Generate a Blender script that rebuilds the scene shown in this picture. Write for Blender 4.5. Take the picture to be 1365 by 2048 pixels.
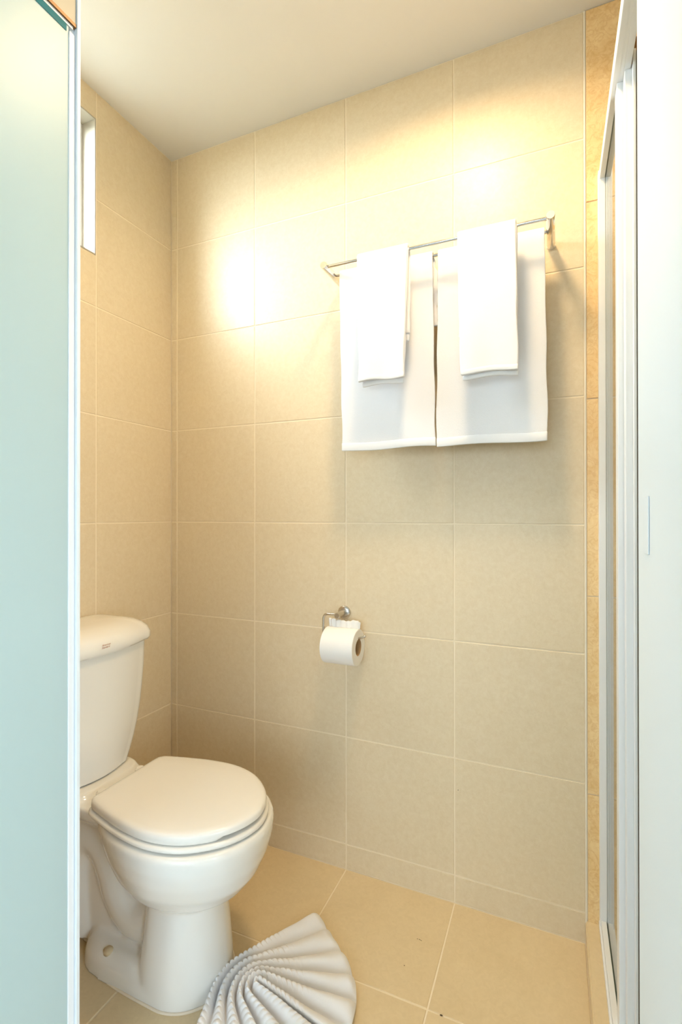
import bpy, bmesh, math, random
from mathutils import Vector, Matrix, noise
random.seed(7)
for o in list(bpy.data.objects): bpy.data.objects.remove(o)
scene = bpy.context.scene
COL = scene.collection
PI = math.pi

# ---------------------------------------------------------------- camera
cam_d = bpy.data.cameras.new('camera'); cam = bpy.data.objects.new('camera', cam_d); COL.objects.link(cam)
cam_d.sensor_fit = 'VERTICAL'; cam_d.sensor_height = 36.0; cam_d.lens = 988.1*36/2048; cam_d.clip_start = .01
YAW, PITCH, ROLL = .4084, .0034, -.0007
fw = Vector((-math.sin(YAW)*math.cos(PITCH), math.cos(YAW)*math.cos(PITCH), math.sin(PITCH)))
rt = fw.cross(Vector((0,0,1))).normalized(); up = rt.cross(fw)
rt, up = rt*math.cos(ROLL)+up*math.sin(ROLL), up*math.cos(ROLL)-rt*math.sin(ROLL)
M = Matrix((rt, up, -fw)).transposed().to_4x4(); M.translation = Vector((.92853, -1.41330, 1.10130))
cam.matrix_world = M
scene.camera = cam

# ---------------------------------------------------------------- light and view
SKY = 50.0
world = bpy.data.worlds.new('World'); scene.world = world; world.use_nodes = True
bg = world.node_tree.nodes['Background']; bg.inputs[0].default_value = (.855, .905, 1.0, 1); bg.inputs[1].default_value = SKY
scene.view_settings.view_transform = 'Standard'; scene.view_settings.look = 'None'
scene.view_settings.gamma = 1; scene.view_settings.use_curve_mapping = False
scene.view_settings.exposure = 0.12
def portal(name, loc, rot, sx, sy):
    d = bpy.data.lights.new(name, 'AREA'); d.shape = 'RECTANGLE'; d.size = sx; d.size_y = sy; d.energy = 1
    d.cycles.is_portal = True
    o = bpy.data.objects.new(name, d); o.location = loc; o.rotation_euler = rot; COL.objects.link(o); return o
# portals only guide the sampling of the sky through the two window openings
BW = (-.20, 1.90, .25, 2.15)                              # bedroom window: X0, X1, Z0, Z1 at Y=-3.5
portal('bedroom_window_portal', ((BW[0]+BW[1])/2, -3.70, (BW[2]+BW[3])/2), (PI/2, 0, 0), BW[1]-BW[0]+.4, BW[3]-BW[2]+.4)
RW = (-3.0, -1.5, .6, 2.15)                              # unseen bedroom window added to light the door pane: Y0, Y1, Z0, Z1 at X=2.9
portal('added_window_portal', (3.10, (RW[0]+RW[1])/2, (RW[2]+RW[3])/2), (0, PI/2, 0), RW[3]-RW[2]+.4, RW[1]-RW[0]+.4)
portal('bathroom_window_portal', (-.50, -.52, 2.10), (0, -PI/2, 0), .50, .60)
LAMP = Vector((.69, -.49, 2.372)); LAMP_W = 9.6

# ---------------------------------------------------------------- materials
def lin(c):
    return tuple((v/12.92 if v <= .04045 else ((v+.055)/1.055)**2.4) for v in c)
def rgb(r, g, b): return (*lin((r/255, g/255, b/255)), 1)
def new_mat(name):
    m = bpy.data.materials.new(name); m.use_nodes = True
    return m, m.node_tree.nodes, m.node_tree.links, m.node_tree.nodes['Principled BSDF']
def simple(name, col, rough=.5, metal=0, spec=.5, bump=None, coat=0):
    m, N, L, P = new_mat(name)
    P.inputs['Base Color'].default_value = col; P.inputs['Roughness'].default_value = rough
    P.inputs['Metallic'].default_value = metal; P.inputs['Specular IOR Level'].default_value = spec
    P.inputs['Coat Weight'].default_value = coat
    if bump:
        sc, st, dist = bump
        tc = N.new('ShaderNodeTexCoord'); nz = N.new('ShaderNodeTexNoise'); nz.inputs['Scale'].default_value = sc; nz.inputs['Detail'].default_value = 3
        bp = N.new('ShaderNodeBump'); bp.inputs['Strength'].default_value = st; bp.inputs['Distance'].default_value = dist
        L.new(tc.outputs['Object'], nz.inputs['Vector']); L.new(nz.outputs['Fac'], bp.inputs['Height']); L.new(bp.outputs['Normal'], P.inputs['Normal'])
    return m
def tile_mat(name, c1, c2, rough, s_big, s_fine, bump_st, stretch=(1,1,1), var=.03, spec=.5, vein=None):
    m, N, L, P = new_mat(name)
    geo = N.new('ShaderNodeNewGeometry'); oi = N.new('ShaderNodeObjectInfo')
    mp = N.new('ShaderNodeMapping'); mp.inputs['Scale'].default_value = stretch
    add = N.new('ShaderNodeVectorMath'); add.operation = 'ADD'
    mul = N.new('ShaderNodeMath'); mul.operation = 'MULTIPLY'; mul.inputs[1].default_value = 13
    L.new(oi.outputs['Random'], mul.inputs[0]); L.new(geo.outputs['Position'], add.inputs[0]); L.new(mul.outputs[0], add.inputs[1])
    L.new(add.outputs[0], mp.inputs['Vector'])
    n1 = N.new('ShaderNodeTexNoise'); n1.inputs['Scale'].default_value = s_big; n1.inputs['Detail'].default_value = 6; n1.inputs['Distortion'].default_value = .6
    n2 = N.new('ShaderNodeTexNoise'); n2.inputs['Scale'].default_value = s_fine; n2.inputs['Detail'].default_value = 4; n2.inputs['Distortion'].default_value = 1.2
    L.new(mp.outputs[0], n1.inputs['Vector']); L.new(mp.outputs[0], n2.inputs['Vector'])
    mx = N.new('ShaderNodeMath'); mx.operation = 'MULTIPLY_ADD'; mx.inputs[1].default_value = .55
    L.new(n1.outputs['Fac'], mx.inputs[0]);
    h = N.new('ShaderNodeMath'); h.operation = 'MULTIPLY'; h.inputs[1].default_value = .45; L.new(n2.outputs['Fac'], h.inputs[0]); L.new(h.outputs[0], mx.inputs[2])
    cr = N.new('ShaderNodeValToRGB'); cr.color_ramp.elements[0].position = .32; cr.color_ramp.elements[1].position = .68
    cr.color_ramp.elements[0].color = c1; cr.color_ramp.elements[1].color = c2
    L.new(mx.outputs[0], cr.inputs['Fac'])
    hsv = N.new('ShaderNodeHueSaturation'); mr = N.new('ShaderNodeMapRange')
    mr.inputs['To Min'].default_value = 1-var; mr.inputs['To Max'].default_value = 1+var
    L.new(oi.outputs['Random'], mr.inputs['Value']); L.new(mr.outputs[0], hsv.inputs['Value']); 
    colout = cr.outputs['Color']
    if vein:
        n3 = N.new('ShaderNodeTexNoise'); n3.inputs['Scale'].default_value = 34; n3.inputs['Detail'].default_value = 5; n3.inputs['Distortion'].default_value = 1.6
        L.new(mp.outputs[0], n3.inputs['Vector'])
        r3 = N.new('ShaderNodeValToRGB'); e = r3.color_ramp.elements
        e[0].position = .44; e[0].color = (0,0,0,1); e[1].position = .56; e[1].color = (0,0,0,1)
        k = e.new(.5); k.color = (1,1,1,1)
        L.new(n3.outputs['Fac'], r3.inputs['Fac'])
        mixc = N.new('ShaderNodeMix'); mixc.data_type = 'RGBA'; mixc.inputs[7].default_value = vein
        fm = N.new('ShaderNodeMath'); fm.operation = 'MULTIPLY'; fm.inputs[1].default_value = .28; L.new(r3.outputs['Color'], fm.inputs[0])
        L.new(fm.outputs[0], mixc.inputs[0]); L.new(colout, mixc.inputs[6]); colout = mixc.outputs[2]
    L.new(colout, hsv.inputs['Color']); L.new(hsv.outputs['Color'], P.inputs['Base Color'])
    P.inputs['Roughness'].default_value = rough; P.inputs['Specular IOR Level'].default_value = spec
    bp = N.new('ShaderNodeBump'); bp.inputs['Strength'].default_value = bump_st; bp.inputs['Distance'].default_value = .001
    L.new(n2.outputs['Fac'], bp.inputs['Height']); L.new(bp.outputs['Normal'], P.inputs['Normal'])
    return m
M_TILE = tile_mat('beige_wall_tile', rgb(221,202,168), rgb(229,213,183), .37, 70, 160, .16, var=.012, spec=.42)
M_FLOOR = tile_mat('sand_floor_tile', rgb(216,194,153), rgb(228,207,168), .34, 5, 70, .10, var=.015)
M_BROWN = tile_mat('amber_marble_tile', rgb(228,190,130), rgb(244,216,164), .3, 14, 60, .25, var=.02, vein=rgb(200,142,74))
M_GROUT = simple('grout', rgb(242,227,200), .85, bump=(300,.3,.001))
M_CEIL = simple('ceiling_paint', rgb(232,230,226), .7)
M_WHITE = simple('white_paint', rgb(231,238,242), .45)
M_WOODTAN = simple('tan_wall', rgb(222,196,152), .5)
M_ALU = simple('white_powder_coat', rgb(236,238,239), .3)
M_CHINA = simple('vitreous_china', rgb(240,238,232), .07, coat=.3)
M_SEAT = simple('seat_plastic', rgb(242,239,232), .16)
M_TOWEL = simple('white_terry', rgb(236,236,238), .95, spec=.1, bump=(900,.55,.0012))
M_HEM = simple('white_woven_hem', rgb(238,238,239), .85, spec=.2, bump=(1500,.3,.0006))
M_CHROME = simple('chrome', (.78,.76,.73,1), .12, metal=1)
M_STEEL = simple('brushed_steel', (.60,.56,.50,1), .26, metal=1)
M_PAPER = simple('tissue_paper', rgb(246,244,240), .95, spec=.1, bump=(400,.3,.0008))
M_CARD = simple('cardboard', rgb(186,150,104), .9)
M_BRONZE = simple('champagne_rail', rgb(186,178,158), .5)
M_BRONZE_SHADE = simple('bronze_and_rail_shade', rgb(120,82,40), .4, metal=.3)  # bronze of the shower fixture, also painted shade under the door rail
M_DARK = simple('dark_brown_matte', rgb(88,76,66), .7)
M_SILI = simple('silicone', rgb(236,222,200), .6)
M_LOGO = simple('logo_ink', rgb(176,112,78), .6)
M_CAP = simple('bolt_cap_plastic', rgb(214,196,160), .4)
M_BFLOOR = simple('bedroom_floor', rgb(200,196,188), .4)
def glass_mat(name, tint, rough=.02, glossy=1.0):
    m = bpy.data.materials.new(name); m.use_nodes = True; N = m.node_tree.nodes; L = m.node_tree.links; N.clear()
    out = N.new('ShaderNodeOutputMaterial'); t = N.new('ShaderNodeBsdfTransparent'); t.inputs[0].default_value = tint
    g = N.new('ShaderNodeBsdfGlossy'); g.inputs['Roughness'].default_value = rough
    lw = N.new('ShaderNodeLayerWeight'); pw = N.new('ShaderNodeMath'); pw.operation = 'POWER'; pw.inputs[1].default_value = 5; L.new(lw.outputs['Facing'], pw.inputs[0])
    fr = N.new('ShaderNodeMath'); fr.operation = 'MULTIPLY_ADD'; fr.inputs[1].default_value = .9; fr.inputs[2].default_value = .03; L.new(pw.outputs[0], fr.inputs[0])
    mix = N.new('ShaderNodeMixShader'); L.new(fr.outputs[0], mix.inputs[0]); L.new(t.outputs[0], mix.inputs[1]); L.new(g.outputs[0], mix.inputs[2]); L.new(mix.outputs[0], out.inputs[0])
    return m
M_GLASS = glass_mat('clear_glass', (.93,.97,.95,1))
M_GEDGE = simple('green_glass_edge', rgb(140,165,155), .15)
def frosted():
    m = bpy.data.materials.new('frosted_glass'); m.use_nodes = True; N = m.node_tree.nodes; L = m.node_tree.links; N.clear()
    out = N.new('ShaderNodeOutputMaterial')
    d = N.new('ShaderNodeBsdfDiffuse'); d.inputs[0].default_value = rgb(223,243,243)
    t = N.new('ShaderNodeBsdfTranslucent'); t.inputs[0].default_value = rgb(213,241,242)
    g = N.new('ShaderNodeBsdfGlossy'); g.inputs['Roughness'].default_value = .38
    m1 = N.new('ShaderNodeMixShader'); m1.inputs[0].default_value = .4
    fr = N.new('ShaderNodeFresnel'); fr.inputs['IOR'].default_value = 1.4
    m2 = N.new('ShaderNodeMixShader')
    L.new(d.outputs[0], m1.inputs[1]); L.new(t.outputs[0], m1.inputs[2]); L.new(fr.outputs[0], m2.inputs[0]); L.new(m1.outputs[0], m2.inputs[1]); L.new(g.outputs[0], m2.inputs[2]); L.new(m2.outputs[0], out.inputs[0])
    return m
M_FROST = frosted()
M_TEAL = simple('rail_reflection_teal', rgb(30,120,130), .1)
def emit(name, col, s):
    m = bpy.data.materials.new(name); m.use_nodes = True; N = m.node_tree.nodes; L = m.node_tree.links; N.clear()
    out = N.new('ShaderNodeOutputMaterial'); e = N.new('ShaderNodeEmission'); e.inputs[0].default_value = col; e.inputs[1].default_value = s
    L.new(e.outputs[0], out.inputs[0]); return m

# ---------------------------------------------------------------- helpers
def link(name, me, mat, parent=None, smooth=False):
    o = bpy.data.objects.new(name, me); COL.objects.link(o)
    if mat and not me.materials: me.materials.append(mat)
    if parent is not None: o.parent = parent
    if smooth: me.polygons.foreach_set('use_smooth', [True]*len(me.polygons))
    return o
def tag(o, label, cat, group=None, kind=None):
    o['label'] = label; o['category'] = cat
    if group: o['group'] = group
    if kind: o['kind'] = kind
    return o
def empty(name, loc=(0,0,0)):
    o = bpy.data.objects.new(name, None); o.empty_display_size = .05; o.location = loc; COL.objects.link(o); return o
def from_bm(name, bm, mat, parent=None, smooth=False):
    me = bpy.data.meshes.new(name); bmesh.ops.recalc_face_normals(bm, faces=bm.faces[:]); bm.to_mesh(me); bm.free()
    return link(name, me, mat, parent, smooth)
def add_box(bm, x0, x1, y0, y1, z0, z1):
    vs = [bm.verts.new(p) for p in ((x0,y0,z0),(x1,y0,z0),(x1,y1,z0),(x0,y1,z0),(x0,y0,z1),(x1,y0,z1),(x1,y1,z1),(x0,y1,z1))]
    for f in ((0,3,2,1),(4,5,6,7),(0,1,5,4),(1,2,6,5),(2,3,7,6),(3,0,4,7)): bm.faces.new([vs[i] for i in f])
    return vs
def box(name, b, mat, parent=None, bevel=0):
    bm = bmesh.new(); add_box(bm, *b)
    if bevel: bmesh.ops.bevel(bm, geom=bm.edges[:]+bm.verts[:], offset=bevel, segments=2, affect='EDGES', profile=.5)
    o = from_bm(name, bm, mat, parent)
    return o
def boxes(name, bs, mat, parent=None):
    bm = bmesh.new()
    for b in bs: add_box(bm, *b)
    return from_bm(name, bm, mat, parent)
def tube_bm(bm, pts, r, seg=14, cap=True):
    pts = [Vector(p) for p in pts]; rings = []
    n = len(pts); prev = None
    for i, p in enumerate(pts):
        d = (pts[min(i+1,n-1)]-pts[max(i-1,0)]).normalized()
        if prev is None:
            a = d.orthogonal().normalized()
        else:
            a = (prev - d*prev.dot(d)).normalized()
        prev = a; b = d.cross(a); rr = r[i] if isinstance(r, (list,tuple)) else r
        rings.append([bm.verts.new(p+(a*math.cos(t)+b*math.sin(t))*rr) for t in [2*PI*k/seg for k in range(seg)]])
    for i in range(n-1):
        for k in range(seg):
            bm.faces.new((rings[i][k], rings[i][(k+1)%seg], rings[i+1][(k+1)%seg], rings[i+1][k]))
    if cap: bm.faces.new(rings[0][::-1]); bm.faces.new(rings[-1])
def tube(name, pts, r, mat, parent=None, seg=16):
    bm = bmesh.new(); tube_bm(bm, pts, r, seg); o = from_bm(name, bm, mat, parent, True)
    sharp(o); return o
def sharp(o, ang=.6):
    me = o.data
    bm = bmesh.new(); bm.from_mesh(me)
    for e in bm.edges:
        if len(e.link_faces) == 2 and e.calc_face_angle(0) > ang: e.smooth = False
    bm.to_mesh(me); bm.free()
def loft(bm, rings, cap0=True, cap1=True):
    R = [[bm.verts.new(p) for p in r] for r in rings]; n = len(R[0])
    for i in range(len(R)-1):
        for k in range(n): bm.faces.new((R[i][k], R[i][(k+1)%n], R[i+1][(k+1)%n], R[i+1][k]))
    if cap0: bm.faces.new(R[0][::-1])
    if cap1: bm.faces.new(R[-1])
    return R
def baked(o):
    dg = bpy.context.evaluated_depsgraph_get(); dg.update()
    me = bpy.data.meshes.new_from_object(o.evaluated_get(dg)); old = o.data
    o.modifiers.clear(); me.name = old.name; o.data = me
    return o

# ---------------------------------------------------------------- tiles
U = 1/3; PZ = .3314; GAP = .0038; TH = .006
ZR = [0.0] + [(.2342+k*.9942)*U for k in range(0, 7)] + [2.395]      # wall course heights
TCACHE = {}
def tile_mesh(w, h, mat):
    key = (round(w,4), round(h,4), mat.name)
    if key in TCACHE: return TCACHE[key]
    b = .0009; x, y = w/2, h/2
    v = [(-x,-y,0),(x,-y,0),(x,y,0),(-x,y,0),(-x,-y,TH-b),(x,-y,TH-b),(x,y,TH-b),(-x,y,TH-b),(-x+b,-y+b,TH),(x-b,-y+b,TH),(x-b,y-b,TH),(-x+b,y-b,TH)]
    f = [(0,3,2,1)] + [(i,(i+1)%4,(i+1)%4+4,i+4) for i in range(4)] + [(i+4,(i+1)%4+4,(i+1)%4+8,i+8) for i in range(4)] + [(8,9,10,11)]
    me = bpy.data.meshes.new('tile'); me.from_pydata(v, [], f); me.materials.append(mat); TCACHE[key] = me; return me
def put_tile(parent, mat, origin, ax, ay, a0, a1, b0, b1, g=GAP):
    """tile covering a0..a1 along ax and b0..b1 along ay on the plane through origin"""
    w, h = a1-a0-g, b1-b0-g
    if w < .003 or h < .003: return
    ax, ay = Vector(ax), Vector(ay); az = ax.cross(ay)
    o = bpy.data.objects.new('tile', tile_mesh(w, h, mat)); COL.objects.link(o)
    R = Matrix((ax, ay, az)).transposed().to_4x4(); R.translation = Vector(origin)+ax*((a0+a1)/2)+ay*((b0+b1)/2)
    o.matrix_world = R; o.parent = parent
    return o
XL, XR, YF, ZC = -.3603, 1.95, -.80, 2.395

# floor ------------------------------------------------------------------------
floor = tag(box('floor', (XL-.1, 1.00, YF-.03, .10, -.10, -TH+.0047), M_GROUT), 'sand coloured square tiled bathroom floor', 'floor', kind='structure')
fx = [XL] + [k*U for k in range(-1, 4)]; fy = [0, -.3268, -.3268-PZ, YF-.03]
for i in range(len(fx)-1):
    for j in range(len(fy)-1): put_tile(floor, M_FLOOR, (0,0,-TH), (1,0,0), (0,1,0), fx[i], fx[i+1], fy[j+1], fy[j])
# back wall ----------------------------------------------------------------------
wall_back = tag(box('wall_back', (XL-.1, XR+.1, TH-.0047, .12, -.1, 2.45), M_GROUT), 'beige tiled back wall with an amber tiled shower end', 'wall', kind='structure')
bx = [XL, -U, 0, U, 2*U, 3*U]
for i in range(len(bx)-1):
    for j in range(len(ZR)-1): put_tile(wall_back, M_TILE, (0,TH,0), (1,0,0), (0,0,1), bx[i], bx[i+1], ZR[j], ZR[j+1])
zb = [-.1205+.505*k for k in range(0, 5)] + [2.395]
zb[0] = 0.0
sx = [1.0035, 1.2535, 1.5035, 1.7535, XR]
for i in range(len(sx)-1):
    for j in range(len(zb)-1):
        if zb[j+1]-zb[j] > .02: put_tile(wall_back, M_BROWN, (0,TH-.002,0), (1,0,0), (0,0,1), sx[i], sx[i+1], zb[j], zb[j+1], .003)
# left wall with the window opening -------------------------------------------------
WY0, WY1, WZ0, WZ1 = -.72, -.3255, 1.893, 2.312
gx = XL-TH+.0047
wall_left = boxes('wall_left', [(XL-.12, gx, YF-.03, .0, -.1, WZ0), (XL-.12, gx, YF-.03, .0, WZ1, 2.45), (XL-.12, gx, WY1, .0, WZ0, WZ1), (XL-.12, gx, YF-.03, WY0, WZ0, WZ1)], M_GROUT)
tag(wall_left, 'beige tiled side wall behind the toilet with a small window', 'wall', kind='structure')
ly = [0, -.3226, -.3226-U, YF-.03]
def ltile(y0, y1, z0, z1): put_tile(wall_left, M_TILE, (XL-TH,0,0), (0,1,0), (0,0,1), y0, y1, z0, z1)
for i in range(3):
    y1, y0 = ly[i], ly[i+1]
    for j in range(len(ZR)-1):
        z0, z1 = ZR[j], ZR[j+1]
        if i == 0 or z1 < WZ0: ltile(y0, y1, z0, z1)
        elif z0 < WZ0: ltile(y0, y1, z0, WZ0)
        elif z1 > WZ1: ltile(y0, y1, WZ1, z1)
for z0, z1 in ((WZ0, ZR[7]), (ZR[7], WZ1)):
    ltile(YF-.03, WY0, z0, z1)
# shower side wall, ceiling, front walls ------------------------------------------------
wr = tag(box('wall_right', (XR, XR+.1, -1.0, 0, -.1, 2.45), M_BROWN), 'amber tiled end wall inside the shower', 'wall', kind='structure')
ceil = tag(box('ceiling', (XL-.1, XR+.1, -1.05, .1, ZC, ZC+.1), M_CEIL), 'white painted bathroom ceiling', 'ceiling', kind='structure')
PX = .136                                                   # plane of the open glass door
wfl = tag(box('wall_front', (XL-.1, PX-.0125, YF-.03, YF, -.1, 2.45), M_WOODTAN), 'tan partition wall beside the glass door', 'wall', kind='structure')
box('wall_lining', (XL, PX-.012, YF, YF+.004, 0, 2.395), M_TILE, wfl)
JX = 1.011
wfr = tag(box('wall_front_shower', (JX, XR+.1, -1.05, YF, -.1, 2.45), M_WHITE), 'thick white wall at the right of the doorway', 'wall', kind='structure')
wfh = tag(boxes('wall_front_header', [(PX-.012, JX, YF-.03, YF, 2.13, 2.45)], M_WHITE), 'white wall strip above the doorway', 'wall', kind='structure')
strike = box('strike_plate', (JX-.0012, JX-.0002, -.868, -.843, 1.062, 1.118), M_WHITE, wfr, .0004)
strike['label'] = 'white painted strike plate'
# white post between the partition and the door
post = empty('trim_1', (PX, YF, 0)); tag(post, 'narrow white door post beside the frosted glass door', 'door post', kind='structure')
def rel(o, par):
    o.parent = par; o.matrix_parent_inverse = Matrix.Translation(par.location).inverted(); return o
rel(boxes('post', [(PX-.012, .1480, YF+.007, YF+.013, 0, 2.395), (PX-.012, .1240+.014, YF, YF+.007, 0, 2.395)], M_WHITE), post)
# tile edge trim between beige and amber tiles
tr = tag(box('trim_2', (.9995, 1.0035, -.0018, .004, 0, 2.395), simple('cream_trim', rgb(236,228,210), .5), None, .0008), 'thin white edge trim between beige and amber tiles', 'trim', kind='structure')
tag(box('ground', (-40, 40, -40, 40, -3.2, -3.0), simple('outdoor_ground', rgb(64,66,58), .9)), 'grey ground outside the windows', 'ground', kind='structure')
# bedroom shell (behind the camera) --------------------------------------------------------
tag(box('floor_bedroom', (XL-.1, 2.9, -3.6, YF-.03, -.12, -.001), M_BFLOOR), 'pale bedroom floor outside the bathroom door', 'floor', kind='structure')
tag(box('ceiling_bedroom', (XL-.1, 2.9, -3.6, YF-.03, 2.55, 2.65), M_WHITE), 'white bedroom ceiling', 'ceiling', kind='structure')
tag(box('wall_bedroom_left', (XL-.1, XL, -3.5, YF-.03, -.1, 2.55), M_WHITE), 'white bedroom wall on the left', 'wall', kind='structure')
R0, R1, R2, R3 = RW
tag(boxes('wall_bedroom_right', [(2.9, 3.0, -3.7, R0, -.1, 2.6), (2.9, 3.0, R1, -.9, -.1, 2.6), (2.9, 3.0, R0, R1, -.1, R2), (2.9, 3.0, R0, R1, R3, 2.6)], M_WHITE), 'white bedroom wall on the right', 'wall', kind='structure')
tag(boxes('wall_bedroom_front', [(XR+.1, 2.9, -1.05, -.95, -.1, 2.6), (XL-.1, XR+.1, -.95, YF-.03, 2.45, 2.6)], M_WHITE), 'white bedroom wall around the bathroom doorway', 'wall', kind='structure')
X0, X1, Z0, Z1 = BW
wbb = tag(boxes('wall_bedroom_back', [(XL-.1, X0, -3.6, -3.5, -.1, 2.6), (X1, 3.0, -3.6, -3.5, -.1, 2.6), (X0, X1, -3.6, -3.5, -.1, Z0), (X0, X1, -3.6, -3.5, Z1, 2.6)], M_WHITE), 'white bedroom wall with the big window', 'wall', kind='structure')
w2 = empty('window_2', ((X0+X1)/2, -3.55, Z0)); tag(w2, 'large white framed bedroom window behind the viewer', 'window', kind='structure')
rel(boxes('window_frame', [(X0, X0+.05, -3.58, -3.53, Z0, Z1), (X1-.05, X1, -3.58, -3.53, Z0, Z1), (X0+.05, X1-.05, -3.58, -3.53, Z0, Z0+.05), (X0+.05, X1-.05, -3.58, -3.53, Z1-.05, Z1), ((X0+X1)/2-.025, (X0+X1)/2+.025, -3.58, -3.53, Z0+.05, Z1-.05)], M_ALU), w2)
M_DIMMER = glass_mat('dimming_sheet', (.325,.328,.334,1), .6)
rel(box('dimming_sheet', (X0-.05, X1+.05, -3.49, -3.488, Z0-.05, Z1+.05), M_DIMMER), w2)  # unseen tinted sheet, added to cut down the bedroom daylight
for a, b in ((X0+.05, (X0+X1)/2-.025), ((X0+X1)/2+.025, X1-.05)): rel(box('pane', (a, b, -3.557, -3.553, Z0+.05, Z1-.05), M_GLASS), w2)
w3 = empty('added_window', (2.95, (R0+R1)/2, R2)); tag(w3, 'unseen bedroom side window added to light the glass door', 'window', kind='structure')  # extra window out of view, added to brighten the frosted pane
rel(boxes('window_frame', [(2.92, 2.97, R0, R0+.05, R2, R3), (2.92, 2.97, R1-.05, R1, R2, R3), (2.92, 2.97, R0+.05, R1-.05, R2, R2+.05), (2.92, 2.97, R0+.05, R1-.05, R3-.05, R3)], M_ALU), w3)
rel(box('pane', (2.943, 2.947, R0+.05, R1-.05, R2+.05, R3-.05), M_GLASS), w3)
rel(box('dimming_sheet', (2.886, 2.888, R0-.05, R1+.05, R2-.05, R3+.05), glass_mat('thin_dimmer', (.48,.488,.50,1), .6)), w3)  # lighter tinted sheet, added to set how much daylight this window gives
# bathroom window --------------------------------------------------------------------------
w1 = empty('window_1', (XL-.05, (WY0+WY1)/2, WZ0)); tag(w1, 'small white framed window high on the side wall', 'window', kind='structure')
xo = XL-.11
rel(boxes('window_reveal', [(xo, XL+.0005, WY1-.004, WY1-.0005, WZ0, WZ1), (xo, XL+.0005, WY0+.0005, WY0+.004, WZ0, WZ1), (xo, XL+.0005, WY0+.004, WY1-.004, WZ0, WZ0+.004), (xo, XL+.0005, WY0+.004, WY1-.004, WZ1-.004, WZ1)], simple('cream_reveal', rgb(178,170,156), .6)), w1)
fo, fi = XL-.075, XL-.054
rel(boxes('window_frame', [(fo, fi, WY1-.024, WY1-.004, WZ0+.004, WZ1-.004), (fo, fi, WY0+.004, WY0+.024, WZ0+.004, WZ1-.004), (fo, fi, WY0+.024, WY1-.024, WZ0+.004, WZ0+.03), (fo, fi, WY0+.024, WY1-.024, WZ1-.03, WZ1-.004)], M_ALU), w1)
rel(box('pane', (fo+.008, fo+.012, WY0+.022, WY1-.022, WZ0+.028, WZ1-.028), M_GLASS), w1)

# ---------------------------------------------------------------- frosted glass door
door = empty('door_1', (PX, YF-.012, 0)); tag(door, 'open frosted glass door with a champagne metal top rail', 'door', kind='structure')
DY0, DY1, DZ1 = -1.60, YF+.0065, 1.968
rel(box('glass_pane', (PX-.004, PX+.004, DY0, DY1-.0115, .012, DZ1-.004), M_FROST), door)
rel(box('edge_seal', (PX+.0025, PX+.0065, DY1-.0115, DY1, .012, DZ1-.012), M_ALU, None, .001), door)
rl = rel(box('top_rail', (PX-.012, PX+.0085, DY0, DY1, DZ1+.007, DZ1+.075), M_BRONZE, None, .001), door)
rel(box('rail_under_shade', (PX-.010, PX+.0095, DY0, DY1, DZ1+.001, DZ1+.007), M_BRONZE_SHADE), door)  # shaded underside of the rail, painted as a dark strip
rel(box('rail_reflection', (PX+.0040, PX+.0052, DY0, DY1-.016, DZ1-.016, DZ1-.004), M_TEAL), door)  # reflection of the rail in the glass, painted as a teal strip
rel(box('clear_strip', (PX-.004, PX+.0060, DY0, DY1-.004, DZ1-.004, DZ1+.001), M_ALU), door)

# ---------------------------------------------------------------- shower kerb and screen
curb = tag(box('shower_curb', (1.002, 1.118, YF, 0, -.02, .0535), M_GROUT), 'low sand tiled shower kerb under the glass screen', 'shower kerb', kind='structure')
for y1, y0 in ((0, -.3268), (-.3268, -.62), (-.62, YF)):
    put_tile(curb, M_FLOOR, (0,0,.0535), (1,0,0), (0,1,0), 1.000, 1.120, y0, y1, .002)
    put_tile(curb, M_FLOOR, (1.005,0,0), (0,-1,0), (0,0,1), -y1, -y0, 0, .0555, .002)
tag(box('floor_shower', (1.118, XR, YF, 0, -.1, -.02), M_FLOOR), 'sunken shower floor behind the glass screen', 'floor', kind='structure')
SZ0, SZ1 = .0605, 1.970
sc = empty('shower_screen', (1.05, -.3, SZ0)); tag(sc, 'white framed glass shower screen on the kerb', 'shower screen')
S = lambda n, b, m=M_ALU, bev=.0012: rel(box(n, b, m, None, bev), sc)
S('wall_profile', (1.0305, 1.0465, -.022, -.0005, SZ0, SZ1-.008))
S('wall_profile', (1.0485, 1.0555, -.022, -.0005, SZ0, SZ1-.008))
S('glass_seal', (1.0465, 1.0485, -.016, -.002, SZ0, SZ1-.012), M_GEDGE, 0)
S('top_rail', (1.0335, 1.0455, -.78, -.004, SZ1-.030, SZ1))
S('top_rail', (1.0495, 1.0620, -.78, -.004, SZ1-.030, SZ1))
S('rail_channel', (1.0450, 1.0500, -.284, -.004, SZ1-.018, SZ1-.001), M_GEDGE, 0)
S('rail_filler', (1.0440, 1.0500, -.779, -.285, SZ1-.030, SZ1-.001), M_ALU, 0)
S('bottom_rail', (1.0335, 1.0450, -.78, -.022, SZ0, SZ0+.026))
S('bottom_rail', (1.0500, 1.0600, -.78, -.022, SZ0, SZ0+.026))
S('bottom_rail', (1.0290, 1.0335, -.78, -.004, SZ0, SZ0+.012))
S('rail_channel', (1.0445, 1.0505, -.78, -.022, SZ0, SZ0+.008), M_GEDGE, 0)
S('fixed_pane', (1.0462, 1.0492, -.284, -.012, SZ0+.004, SZ1-.012), M_GLASS, 0)
S('stile', (1.0415, 1.0600, -.318, -.284, SZ0+.02, SZ1-.026))
S('stile', (1.0519, 1.0660, -.345, -.320, SZ0+.02, SZ1-.022))
S('stile_cap', (1.0505, 1.0630, -.347, -.3195, SZ1-.022, SZ1-.012))
S('door_stile', (1.0637, 1.0690, -.358, -.346, SZ0+.02, SZ1-.005))
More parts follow.
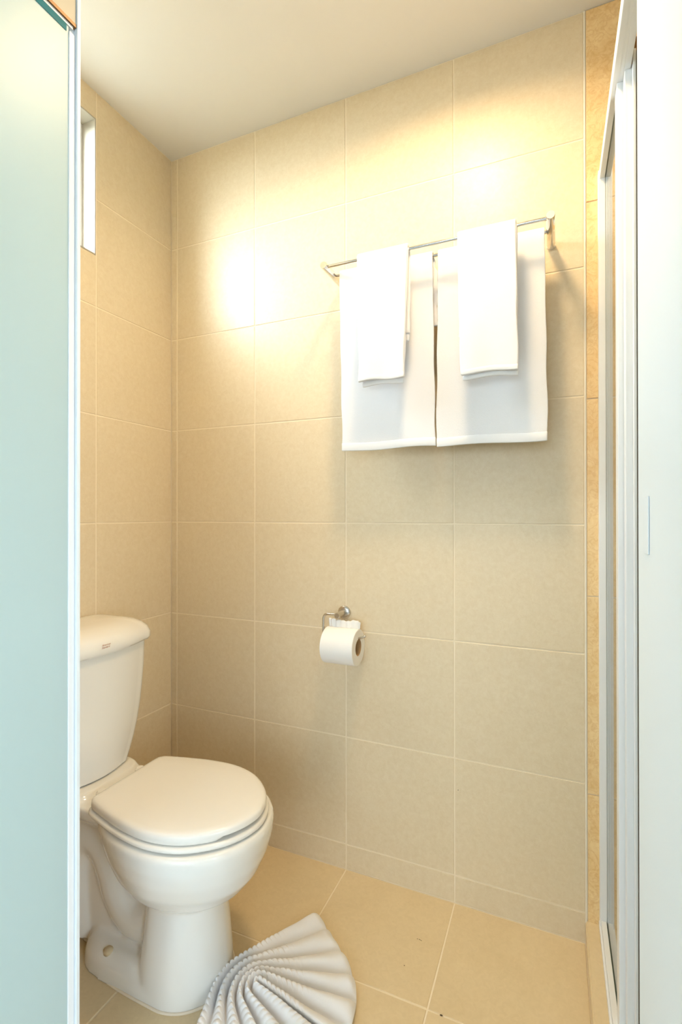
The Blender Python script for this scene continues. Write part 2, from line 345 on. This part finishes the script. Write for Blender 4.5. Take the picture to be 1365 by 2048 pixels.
S('dark_gap_strip', (1.0690, 1.0722, -.357, -.347, SZ0+.02, SZ1-.010), M_DARK, 0)  # dark strip standing in for the dark gap beside the jamb
S('sliding_pane', (1.0724, 1.0754, -.72, -.352, SZ0+.02, SZ1-.02), M_GLASS, 0)
sb = empty('shower_bracket', (1.12, 0, 2.24)); tag(sb, 'small bronze box fixture high on the amber shower wall', 'fixture')
rel(box('fixture_body', (1.104, 1.165, -.030, -.0035, 2.222, 2.262), M_BRONZE_SHADE, None, .003), sb)
rel(box('fixture_edge', (1.100, 1.104, -.026, -.0035, 2.215, 2.258), M_DARK, None, .001), sb)

# ---------------------------------------------------------------- ceiling downlight
dl = empty('downlight', (LAMP.x, LAMP.y, ZC)); tag(dl, 'round recessed ceiling downlight above the towel rail', 'downlight')
bm = bmesh.new()
loft(bm, [[(LAMP.x+r*math.cos(t), LAMP.y+r*math.sin(t), z) for t in [2*PI*k/32 for k in range(32)]] for r, z in ((.050, ZC-.0005), (.050, ZC-.006), (.040, ZC-.008), (.036, ZC-.0005))], False, False)
rel(from_bm('trim_ring', bm, M_ALU, None, True), dl)
bm = bmesh.new(); bmesh.ops.create_circle(bm, cap_ends=True, radius=.036, segments=32, matrix=Matrix.Translation((LAMP.x, LAMP.y, ZC-.002)))
rel(from_bm('lamp_face', bm, emit('lamp_glow', (1,.82,.58,1), 8)), dl)
ld = bpy.data.lights.new('downlight_lamp', 'AREA'); ld.shape = 'DISK'; ld.size = .17; ld.spread = math.radians(158); ld.energy = LAMP_W; ld.color = (1, .735, .42)
lo = bpy.data.objects.new('downlight_lamp', ld); lo.location = LAMP; COL.objects.link(lo)

# ---------------------------------------------------------------- toilet
TY = -.462
toilet = empty('toilet', (-.05, TY, 0)); tag(toilet, 'white close-coupled toilet with its lid closed', 'toilet')
def sec(z, xb, xf, hw, eb=2.2, ef=2.0, cx=None, n=64):
    """closed horizontal section: rounded front half, squarer back half"""
    cx = xf-hw if cx is None else cx; r = []
    for k in range(n):
        t = 2*PI*k/n; c, s = math.cos(t), math.sin(t)
        e = ef if c >= 0 else eb; a = (xf-cx) if c >= 0 else (cx-xb)
        r.append((cx+a*math.copysign(abs(c)**(2/e), c), TY+hw*math.copysign(abs(s)**(2/e), s), z))
    return r
bm = bmesh.new()
# bowl
loft(bm, [sec(.205, -.005, .205, .070, 2, 2, .105), sec(.215, -.03, .232, .098, 2, 2, .108), sec(.240, -.055, .268, .124, 2, 2, .113), sec(.275, -.080, .296, .146, 2, 2, .120),
          sec(.315, -.095, .315, .160, 2.1, 2, .130), sec(.350, -.10, .325, .168, 2.2, 2, .138), sec(.380, -.105, .328, .170, 2.3, 2, .140), sec(.390, -.102, .323, .165, 2.3, 2, .140)])
# pedestal
loft(bm, [sec(0, .015, .222, .106, 3, 2, .115), sec(.05, .02, .220, .1035, 3, 2, .115), sec(.11, .028, .215, .097, 3, 2, .118), sec(.16, .03, .210, .090, 3, 2, .12), sec(.20, .032, .206, .085, 3, 2, .122), sec(.25, .035, .205, .085, 3, 2, .122)])
# foot plate
loft(bm, [sec(0, -.166, .223, .1068, 3.0, 2, .11), sec(.016, -.165, .222, .106, 3.0, 2, .11), sec(.026, -.160, .215, .10, 3.0, 2, .11)])
loft(bm, [sec(0, -.165, .16, .106, 3.2, 2.4, -.02), sec(.035, -.160, .15, .103, 3.2, 2.4, -.02), sec(.050, -.150, .14, .094, 3.2, 2.4, -.02), sec(.060, -.140, .12, .080, 3, 2.4, -.02)])
# deck behind the bowl that carries the tank
loft(bm, [sec(.320, -.30, .02, .060, 3, 2, -.1), sec(.345, -.335, .04, .085, 3.5, 2, -.1), sec(.365, -.345, .05, .102, 4, 2, -.1), sec(.386, -.346, .06, .108, 4, 2, -.1), sec(.393, -.343, .0, .103, 4, 2, -.12)])
loft(bm, [sec(.372, -.346, -.13, .108, 5, 4, -.24), sec(.400, -.346, -.128, .113, 5, 4, -.24), sec(.407, -.342, -.135, .110, 5, 4, -.24)])
# trapway: core web and the S-bend tube
loft(bm, [sec(0, -.235, .06, .050, 3, 2, -.08), sec(.15, -.245, .06, .046, 3, 2, -.08), sec(.26, -.275, .06, .050, 3, 2, -.08), sec(.36, -.315, .06, .062, 3, 2, -.08)])
path = [(.05,.13),(.0,.105),(-.045,.115),(-.08,.155),(-.10,.205),(-.125,.250),(-.165,.270),(-.200,.245),(-.215,.195),(-.215,.13),(-.205,.06),(-.20,.01)]
P3 = []
for i in range(len(path)-1):
    for s in range(4):
        t = s/4; p0, p1, p2, p3 = [Vector((*path[max(0,min(len(path)-1,i+d))],0)) for d in (-1,0,1,2)]
        q = .5*((2*p1)+(-p0+p2)*t+(2*p0-5*p1+4*p2-p3)*t*t+(-p0+3*p1-3*p2+p3)*t**3); P3.append((q.x, TY, q.y))
tube_bm(bm, P3, .064, 20)
body = from_bm('bowl', bm, M_CHINA, None, True)
md = body.modifiers.new('r', 'REMESH'); md.mode = 'VOXEL'; md.voxel_size = .0052; md.use_smooth_shade = True
md = body.modifiers.new('s', 'SMOOTH'); md.factor = .5; md.iterations = 9
baked(body); body.data.materials.clear(); body.data.materials.append(M_CHINA)
body.data.polygons.foreach_set('use_smooth', [True]*len(body.data.polygons))
# keep the foot flat on the floor
for v in body.data.vertices:
    if v.co.z < .012: v.co.z = max(.0005, v.co.z-.004) if v.co.z > .004 else .0005
rel(body, toilet)
# tank
def tsec(z, hw, xf, xb, bow, rnd=.045, n=14):
    """tank section: flat back, bowed front, rounded corners"""
    pts = []
    def front(y): return xf-bow*(y/hw)**2
    ys = [-hw+rnd*.9+(2*(hw-rnd*.9))*k/(2*n) for k in range(2*n+1)]
    for y in ys: pts.append((front(y), y))
    xc = front(hw-rnd*.9)
    for k in range(1, 9):
        t = (PI/2)*k/8; pts.append((xc-rnd*(1-math.cos(t)), hw-rnd*.9+rnd*.9*math.sin(t)))
    pts.append((xb+.02, hw)); pts.append((xb+.006, hw-.004)); pts.append((xb, hw-.016))
    pts.append((xb, -hw+.016)); pts.append((xb+.006, -hw+.004)); pts.append((xb+.02, -hw))
    for k in range(8, 0, -1):
        t = (PI/2)*k/8; pts.append((xc-rnd*(1-math.cos(t)), -hw+rnd*.9-rnd*.9*math.sin(t)))
    return [(x, TY+y, z) for x, y in pts]
XB = XL+.008
bm = bmesh.new()
loft(bm, [tsec(.4085, .098, -.166, XB, .030), tsec(.412, .105, -.160, XB, .030), tsec(.440, .119, -.158, XB, .032), tsec(.475, .135, -.157, XB, .034), tsec(.515, .148, -.156, XB, .035), tsec(.56, .158, -.155, XB, .036),
          tsec(.61, .165, -.154, XB, .037), tsec(.67, .1715, -.153, XB, .038), tsec(.735, .173, -.152, XB, .038)])
tank = rel(from_bm('tank', bm, M_CHINA, None, True), toilet); sharp(tank, .9)
bm = bmesh.new()
loft(bm, [tsec(.7345, .174, -.151, XB, .038), tsec(.7355, .181, -.142, XB-.002, .040), tsec(.742, .185, -.139, XB-.003, .040), tsec(.757, .185, -.140, XB-.003, .040), tsec(.772, .180, -.147, XB-.003, .040), tsec(.784, .170, -.160, XB-.002, .040), tsec(.793, .155, -.178, XB, .038), tsec(.798, .132, -.205, XB+.004, .03, .03), tsec(.800, .11, -.235, XB+.012, .02, .025), tsec(.8005, .05, -.27, XB+.03, .01, .02)])
tlid = rel(from_bm('tank_lid', bm, M_CHINA, None, True), toilet); sharp(tlid, 1.0)
# printed lettering on the lid front
def text_mesh(body_, size, mat, name):
    cu = bpy.data.curves.new('t', 'FONT'); cu.body = body_; cu.size = size; cu.shear = .35; cu.align_x = 'LEFT'; cu.extrude = .0001; cu.space_line = .95
    o = bpy.data.objects.new('t', cu); COL.objects.link(o)
    dg = bpy.context.evaluated_depsgraph_get(); dg.update()
    me = bpy.data.meshes.new_from_object(o.evaluated_get(dg)); bpy.data.objects.remove(o); me.name = name; me.materials.clear(); me.materials.append(mat)
    return me
lg = link('logo_print', text_mesh('American\nStandard', .0068, M_LOGO, 'logo_print'), M_LOGO)
lg.matrix_world = Matrix.Translation((-.1385, -.493, .7605)) @ Matrix(((0,0,1,0),(1,0,0,0),(0,1,0,0),(0,0,0,1))) @ Matrix.Rotation(math.radians(4), 4, 'X')
lg.parent = tlid; lg.matrix_parent_inverse = tlid.matrix_parent_inverse.copy() if False else tlid.matrix_world.inverted()
# seat and lid: outline traced in plan
def lidout(scale=0.0, n=96, xb=-.096):
    """plan outline: straight hinge edge, corners, round front"""
    pts = []
    DXL = .013
    ctrl = [(a+DXL, b) for a, b in [(-.096,0),(-.096,.095),(-.090,.112),(-.076,.121),(-.03,.134),(.02,.146),(.07,.154),(.12,.156),(.165,.149),(.205,.134),(.240,.110),(.271,.079),(.290,.045),(.2985,.015),(.300,0)]]
    def cat(P, m):
        out = []
        for i in range(len(P)-1):
            p0, p1, p2, p3 = [Vector((*P[max(0,min(len(P)-1,i+d))],0)) for d in (-1,0,1,2)]
            for s in range(m):
                t = s/m; q = .5*((2*p1)+(-p0+p2)*t+(2*p0-5*p1+4*p2-p3)*t*t+(-p0+3*p1-3*p2+p3)*t**3); out.append((q.x, q.y))
        out.append(P[-1]); return out
    h = cat(ctrl, 6)
    full = h + [(x, -y) for x, y in h[-2:0:-1]]
    if scale < -.004:
        k = 1+scale/.16; full = [(.1+(x-.1)*k, y*k) for x, y in full]
    elif scale:
        res = []; m = len(full)
        for i in range(m):
            a, b = Vector(full[i-1]), Vector(full[(i+1)%m]); d = (b-a); nrm = Vector((d.y, -d.x))
            if nrm.length > 1e-9: nrm.normalize()
            c = Vector(full[i])
            if nrm.dot(c-Vector((.1,0))) < 0: nrm = -nrm
            c = c+nrm*scale; res.append((c.x, c.y))
        full = res
    return full
def slab(name, levels, mat, lift=None):
    bm = bmesh.new(); rings = []
    for off, z in levels:
        r = []
        for x, y in lidout(off):
            zz = z
            if lift and z < .412:
                w = max(0, min(1, (x-.250)/.012)) * (1 if abs(y) < .085 else max(0, 1-(abs(y)-.085)/.006)); zz = z+(.414-z)*w
            r.append((x, TY+y, zz+.004))
        rings.append(r)
    loft(bm, rings); o = rel(from_bm(name, bm, mat, None, True), toilet); return o
lid = slab('lid', [(-.012,.406), (-.002,.4035), (.0,.406), (.0008,.412), (.0,.4195), (-.002,.4236), (-.0065,.4262), (-.015,.4278), (-.05,.4290), (-.09,.4295)], M_SEAT, True)
sharp(lid, 1.2)
seat = slab('seat', [(-.006,.3885), (.004,.390), (.0065,.394), (.005,.3995), (.0,.4015), (-.012,.402)], M_SEAT)
for s in (-1, 1):
    rel(tube('hinge', [(-.103, TY+s*.062, .388), (-.103, TY+s*.062, .412), (-.103, TY+s*.062, .416)], [.013,.013,.009], M_SEAT), toilet)
# silicone bead and bolt caps
pts = [Vector((p[0], p[1], .001)) for p in sec(0, -.167, .224, .1075, 3.0, 2, .11)]
bm = bmesh.new(); tube_bm(bm, pts+[pts[0]], .0032, 8, False); rel(from_bm('silicone_bead', bm, M_SILI, None, True), toilet)
for s in (-1, 1):
    bm = bmesh.new(); c = Vector((-.055, TY+s*.083, .0575))
    loft(bm, [[(c.x+a*math.cos(t), c.y+s*0+b*math.sin(t), c.z+z) for t in [2*PI*k/20 for k in range(20)]] for a, b, z in ((.013,.011,-.008),(.013,.011,.0),(.010,.008,.003),(.004,.003,.0045))])
    o = rel(from_bm('bolt_cap', bm, M_CAP, None, True), toilet); o.rotation_euler = (0,0,0)

# ---------------------------------------------------------------- towel rail
rail = empty('towel_rail', (.63, 0, 1.81)); tag(rail, 'double chrome towel rail fixed to the beige tiled wall', 'towel rail')
RZ, RY1, RY2 = 1.806, -.138, -.078
for x in (.328, .921):
    a = rel(tube('bracket', [(x, -.0005, RZ), (x, -.149, RZ), (x, -.151, RZ)], [.0105,.0105,.0095], M_CHROME), rail)
    f = rel(tube('flange', [(x, -.0005, RZ), (x, -.002, RZ)], [.0118,.0112], M_CHROME), rail)
rel(tube('rod', [(.328, RY1, RZ-.001), (.921, RY1, RZ-.001)], .0045, M_CHROME), rail)
rel(tube('rod', [(.328, RY2, RZ-.001), (.921, RY2, RZ-.001)], .0045, M_CHROME), rail)

# ---------------------------------------------------------------- hanging towels
def drape(name, xt, xm, y, z, zf, zbk, th, wav, seed, hem=.022, back_dx=0, parent=None, fall=.011, tilt=0):
    """sheet hung over a rod at (y,z): xt = edges at the rod, xm = edges at the front hem"""
    rnd = random.Random(seed); ph = [rnd.uniform(0, 6.28) for _ in range(6)]
    r = .0045+th/2+.0008; prof = []
    nb = 14
    for k in range(nb): prof.append((y+r+fall*.25*(1-k/nb), zbk+(z-zbk)*k/nb, 'b', 1-k/nb))
    for k in range(9): t = PI*k/8; prof.append((y+r*math.cos(t), z+r*math.sin(t), 't', 0))
    nf = 26
    for k in range(1, nf+1): prof.append((y-r, z-(z-zf)*k/nf, 'f', k/nf))
    NX = 30; V = []; F = []
    for py, pz, side, w in prof:
        a0, a1 = xt
        if side == 'f': a0, a1 = xt[0]+(xm[0]-xt[0])*w, xt[1]+(xm[1]-xt[1])*w
        if side == 'b': a0 += back_dx*min(1,w*3); a1 += back_dx*min(1,w*3)
        for i in range(NX+1):
            u = i/NX
            dy = wav*w*(math.sin(u*5+ph[0]+w*1.5)+.6*math.sin(u*9.5+ph[1]-w))*(.9 if side == 'f' else .25)
            dz = tilt*(u-.5)*w + .0022*w*math.sin(u*7+ph[2]) if side == 'f' else 0
            dx = .0016*math.sin(pz*38+ph[3])*w*(1 if u > .5 else -1)*abs(2*u-1)
            if side == 'b' and back_dx: dx += .003*math.sin(pz*170+ph[4])*(1 if u > .9 else 0)
            V.append((a0+(a1-a0)*u+dx, py+dy-(fall*w if side == 'f' else 0), pz+dz))
    for j in range(len(prof)-1):
        for i in range(NX):
            a = j*(NX+1)+i; F.append((a, a+1, a+NX+2, a+NX+1))
    me = bpy.data.meshes.new(name); me.from_pydata(V, [], F)
    o = link(name, me, M_TOWEL, None, True)
    m = o.modifiers.new('s', 'SOLIDIFY'); m.thickness = th; m.offset = 0
    m = o.modifiers.new('b', 'BEVEL'); m.width = th*.38; m.segments = 3; m.limit_method = 'ANGLE'; m.angle_limit = .9
    baked(o); o.data.polygons.foreach_set('use_smooth', [True]*len(o.data.polygons))
    # woven hem: a slightly fuller band on the last centimetres of the front fall
    rows = [j for j, p in enumerate(prof) if p[2] == 'f' and p[1] < zf+hem+1e-6]
    NXh = NX+1; idx = []; HV = []
    j1 = len(prof)-1; j0 = rows[0]-1 if rows else j1-1
    top = []; bot = []
    for i in range(NXh):
        b = Vector(V[j1*NXh+i]); t = Vector(V[(j1-4)*NXh+i]); d = (t-b).normalized(); top.append(b+d*hem); bot.append(b-d*.001)
    HV = top+bot; HF = [(i, i+1, NXh+i+1, NXh+i) for i in range(NX)]
    hm = bpy.data.meshes.new('hem'); hm.from_pydata([tuple(v) for v in HV], [], HF)
    h = link('hem', hm, M_HEM, None, True)
    m = h.modifiers.new('s', 'SOLIDIFY'); m.thickness = th+.0016; m.offset = 0
    m = h.modifiers.new('b', 'BEVEL'); m.width = .0016; m.segments = 2; m.limit_method = 'ANGLE'
    baked(h)
    h.parent = o
    return o
G = 'white towels on the double rail'
t1 = drape('bath_towel', (.3500, .6255), (.3615, .6345), RY2, RZ, 1.284, 1.615, .0055, .0016, 3, back_dx=.012, fall=.006, tilt=.002)
tag(t1, 'large white bath towel nearer the toilet, behind the narrower hand towel', 'towel', G)
t2 = drape('bath_towel', (.6405, .9070), (.6375, .9140), RY2, RZ, 1.283, 1.45, .0055, .0030, 5, fall=.006)
tag(t2, 'large white bath towel nearer the shower screen, with a curved lower hem', 'towel', G)
def hand(xt, xm, zf, seed, label):
    o = drape('hand_towel', xt, xm, RY1, RZ, zf, zf+.10, .0085, .0016, seed, hem=.012, fall=.004)
    l = drape('folded_layer', (xt[0]+.004, xt[1]+.002), (xm[0]+.006, xm[1]-.002), RY1, RZ-.0095, zf-.011, zf+.12, .0062, .0016, seed+9, hem=.010, fall=-.004)
    l.parent = o
    return tag(o, label, 'towel', G)
hand((.4300, .5735), (.4370, .5640), 1.463, 11, 'folded white hand towel hanging nearer the toilet on the front rod')
hand((.7030, .8440), (.7120, .8490), 1.452, 12, 'folded white hand towel hanging nearer the shower on the front rod')

# ---------------------------------------------------------------- paper holder and roll
HX, HZ = .3294, .796
ph = empty('paper_holder', (HX, 0, HZ)); tag(ph, 'steel toilet paper holder with a bent wire arm', 'paper holder')
rel(tube('flange', [(HX, -.0005, HZ), (HX, -.006, HZ), (HX, -.009, HZ), (HX, -.0095, HZ)], [.020,.020,.016,.012], M_STEEL, None, 28), ph)
rel(tube('post', [(HX, -.008, HZ), (HX, -.060, HZ), (HX, -.062, HZ)], [.0085,.0085,.0075], M_STEEL, None, 24), ph)
AY = -.052; pts = [(HX-.004, AY, HZ+.001)]
def arc(cx, cz, r, a0, a1, n=7): return [(cx+r*math.cos(a0+(a1-a0)*k/n), AY, cz+r*math.sin(a0+(a1-a0)*k/n)) for k in range(n+1)]
ax0, az0, az1 = .281, HZ+.001, .7285
pts += arc(ax0+.014, az0-.014, .014, PI/2, PI) + arc(ax0+.012, az1+.012, .012, PI, 1.5*PI) + [(.35, AY, az1), (.385, AY, az1+.001), (.400, AY, az1+.005), (.4165, AY-.002, az1+.0125), (.4185, AY-.002, az1+.0135)]
rel(tube('wire_arm', pts, [.0036]*(len(pts)-1)+[.0028], M_STEEL, None, 14), ph)
RC = (.0, AY, az1-.0038-.0192)                            # roll hangs from the arm by its core
ro = empty('toilet_roll', (.34, AY, RC[2])); tag(ro, 'white toilet paper roll with a folded end on the steel holder', 'toilet roll')
def ring_loft(name, prof, mat, n=56):
    bm = bmesh.new(); loft(bm, [[(x, RC[1]+r*math.cos(2*PI*k/n), RC[2]+r*math.sin(2*PI*k/n)) for k in range(n)] for x, r in prof], False, False)
    o = rel(from_bm(name, bm, mat, None, True), ro); sharp(o, .5); return o
xa, xb_ = .2925, .3955; Rr = .0535
ring_loft('paper', [(xa, .0245), (xa, Rr-.0015), (xa+.0015, Rr), (xb_-.0015, Rr), (xb_, Rr-.0015), (xb_, .0245), (xa, .0245)], M_PAPER)
ring_loft('core', [(xa+.0005, .0232), (xa+.0005, .0244), (xb_-.0005, .0244), (xb_-.0005, .0232), (xa+.0005, .0232)], M_CARD)
# pleated end standing up behind the roll
V = []; F = []; NX = 60; NZ = 6
for j in range(NZ+1):
    for i in range(NX+1):
        u = i/NX; w = j/NZ
        x = xa+.004+(xb_-xa-.004)*u; fan = abs(u-.5)*2
        x = .341+(x-.341)*(1.0+.04*w)
        y = RC[1]+.010+.0035*math.sin(u*38)*(.25+.75*w)*(1-.5*math.exp(-((u-.5)*9)**2))
        z = RC[2]+.0520+.0235*w+.0018*math.sin(u*17)*w+.0016*math.sin(u*41+1)*w-.004*w*math.exp(-((u-.5)*10)**2)
        V.append((x, y, z))
for j in range(NZ):
    for i in range(NX): a = j*(NX+1)+i; F.append((a, a+1, a+NX+2, a+NX+1))
me = bpy.data.meshes.new('folded_end'); me.from_pydata(V, [], F); fe = link('folded_end', me, M_PAPER, None, True)
md = fe.modifiers.new('s', 'SOLIDIFY'); md.thickness = .0045; md.offset = 0; baked(fe); rel(fe, ro)

# ---------------------------------------------------------------- fan-folded towel on the floor
def fan_towel():
    O = Vector((.319, -.474)); axis = math.radians(-6)
    e1 = Vector((math.cos(axis), math.sin(axis))); e2 = Vector((-e1.y, e1.x))
    K = 6                                           # ridges 0..5 from the inner fold outwards
    ph_ = [math.radians(a) for a in (1.5, 14, 27, 40, 54, 69, 75)]
    bb = [.006, .022, .037, .055, .077, .100, .114]
    rho = [.007, .028, .046, .068, .092, .125, .140]
    rr = [.212, .218, .222, .224, .232, .266, .270]
    def itp(a, k):
        k = max(-.42, min(K, k)); i = max(0, min(int(k), K-1)); t = k-i; return a[i]*(1-t)+a[i+1]*t
    LEN = {}
    def curve(k, v):                                # v in -1..1, 0 at the bend: arc, then a straight leg
        f, b, ro, R = max(.012, itp(ph_, k)), itp(bb, k), max(.002, itp(rho, k)), itp(rr, k); sgn = 1 if v >= 0 else -1; a = abs(v)
        turn = PI/2-f; la = ro*turn; c = Vector((-b+ro, 0)); al = PI-turn
        e = c+Vector((math.cos(al), math.sin(al)))*ro; d = Vector((math.cos(f), math.sin(f)))
        ed = e.dot(d); L = -ed+math.sqrt(max(0, ed*ed-(e.dot(e)-R*R))); tot = la+L; LEN['s'] = a*tot
        if a*tot < la: t = PI-a*tot/ro; q = c+Vector((math.cos(t), math.sin(t)))*ro
        else: q = e+d*(a*tot-la)
        return O+e1*q.x+e2*(q.y*sgn)
    NK, NV = 20, 230
    ks = [-.42+(K-.5+.42+.0)*i/(NK*K) for i in range(NK*K+1)]
    V = []; F = []
    for k in ks:
        for j in range(2*NV+1):
            v = (j-NV)/NV; p = curve(k, v); a = abs(v)
            c = abs(math.cos(PI*k)); pr = c**.55
            H = .043*(1-.30*a**1.5); base = .020*(1-.75*a)
            kk = k if k > 0 else 0
            lo = base*(1-kk/K*.85)+.004
            z = lo+H*pr*(.82+.18*(1-kk/K))*(1-.10*a)
            if k > K-1: w = min(1, (k-(K-1))/.5); z *= math.sqrt(max(0, 1-w*w)); z = max(z, .001)
            # pile crimps along the ridges near the bend
            s = LEN['s']*(1 if v >= 0 else -1)
            amp = .0046*max(0, 1-(a/(.62 if v > 0 else .95))**4)*c**1.1
            bead = abs(math.cos(PI*s/.0125+k*.7))**.6-.75
            z += amp*bead
            rad = (p-O); 
            if rad.length > 1e-4: p = p+rad.normalized()*amp*.7*bead
            # soft droop and roll of the tongue ends
            if a > .93: z -= (.012*((a-.93)/.07)**2)*(pr)
            z += .0025*noise.noise(Vector((p.x*28, p.y*28, k)))
            V.append((p.x, p.y, max(z, .0008)))
    W = 2*NV+1
    for i in range(len(ks)-1):
        for j in range(W-1): q = i*W+j; F.append((q, q+1, q+W+1, q+W))
    # end skirts of the pleats down to the floor
    for jj in (0, W-1):
        base = len(V); 
        for i in range(len(ks)):
            x, y, z = V[i*W+jj]; d = Vector((x, y))-O; d.normalize(); V.append((x-d.x*.006, y-d.y*.006, .0006))
        for i in range(len(ks)-1): F.append((i*W+jj, (i+1)*W+jj, base+i+1, base+i))
    me = bpy.data.meshes.new('folded_floor_towel'); me.from_pydata(V, [], F)
    bm = bmesh.new(); bm.from_mesh(me); bmesh.ops.recalc_face_normals(bm, faces=bm.faces[:]); bm.to_mesh(me); bm.free()
    o = link('folded_floor_towel', me, M_TOWEL, None, True)
    return tag(o, 'white bath mat towel folded into a pleated fan on the floor', 'towel')
fan_towel()

# ---------------------------------------------------------------- chips and scuffs in the tiles
M_DIRT = simple('dark_dirt', rgb(70,58,40), .8)
def chip(parent, pts, nrm):
    n = Vector(nrm); me = bpy.data.meshes.new('chip'); k = len(pts)
    me.from_pydata([tuple(Vector(p)) for p in pts]+[tuple(Vector(p)+n*.0004) for p in pts], [], [tuple(range(k, 2*k))]+[(i, (i+1)%k, (i+1)%k+k, i+k) for i in range(k)])
    o = link('chip', me, M_DIRT); o.parent = parent
def blob(cx, cy, a, b, rot): return [(cx+a*math.cos(t)*math.cos(rot)-b*math.sin(t)*math.sin(rot), cy+a*math.cos(t)*math.sin(rot)+b*math.sin(t)*math.cos(rot)) for t in [2*PI*k/8 for k in range(8)]]
for cx, cy, a, b, r in ((.6977,-.3275,.0032,.0016,.1), (.6000,-.1575,.0012,.0007,.4), (.6055,-.1572,.0022,.0006,-.2), (.6100,-.1585,.0025,.0005,-.3), (.5900,-.2440,.0012,.0010,0)):
    chip(floor, [(x, y, .0001) for x, y in blob(cx, cy, a, b, r)], (0,0,1))
chip(wall_back, [(x, -.0001, z) for x, z in blob(.6769, .3212, .0011, .0014, 0)][::-1], (0,-1,0))
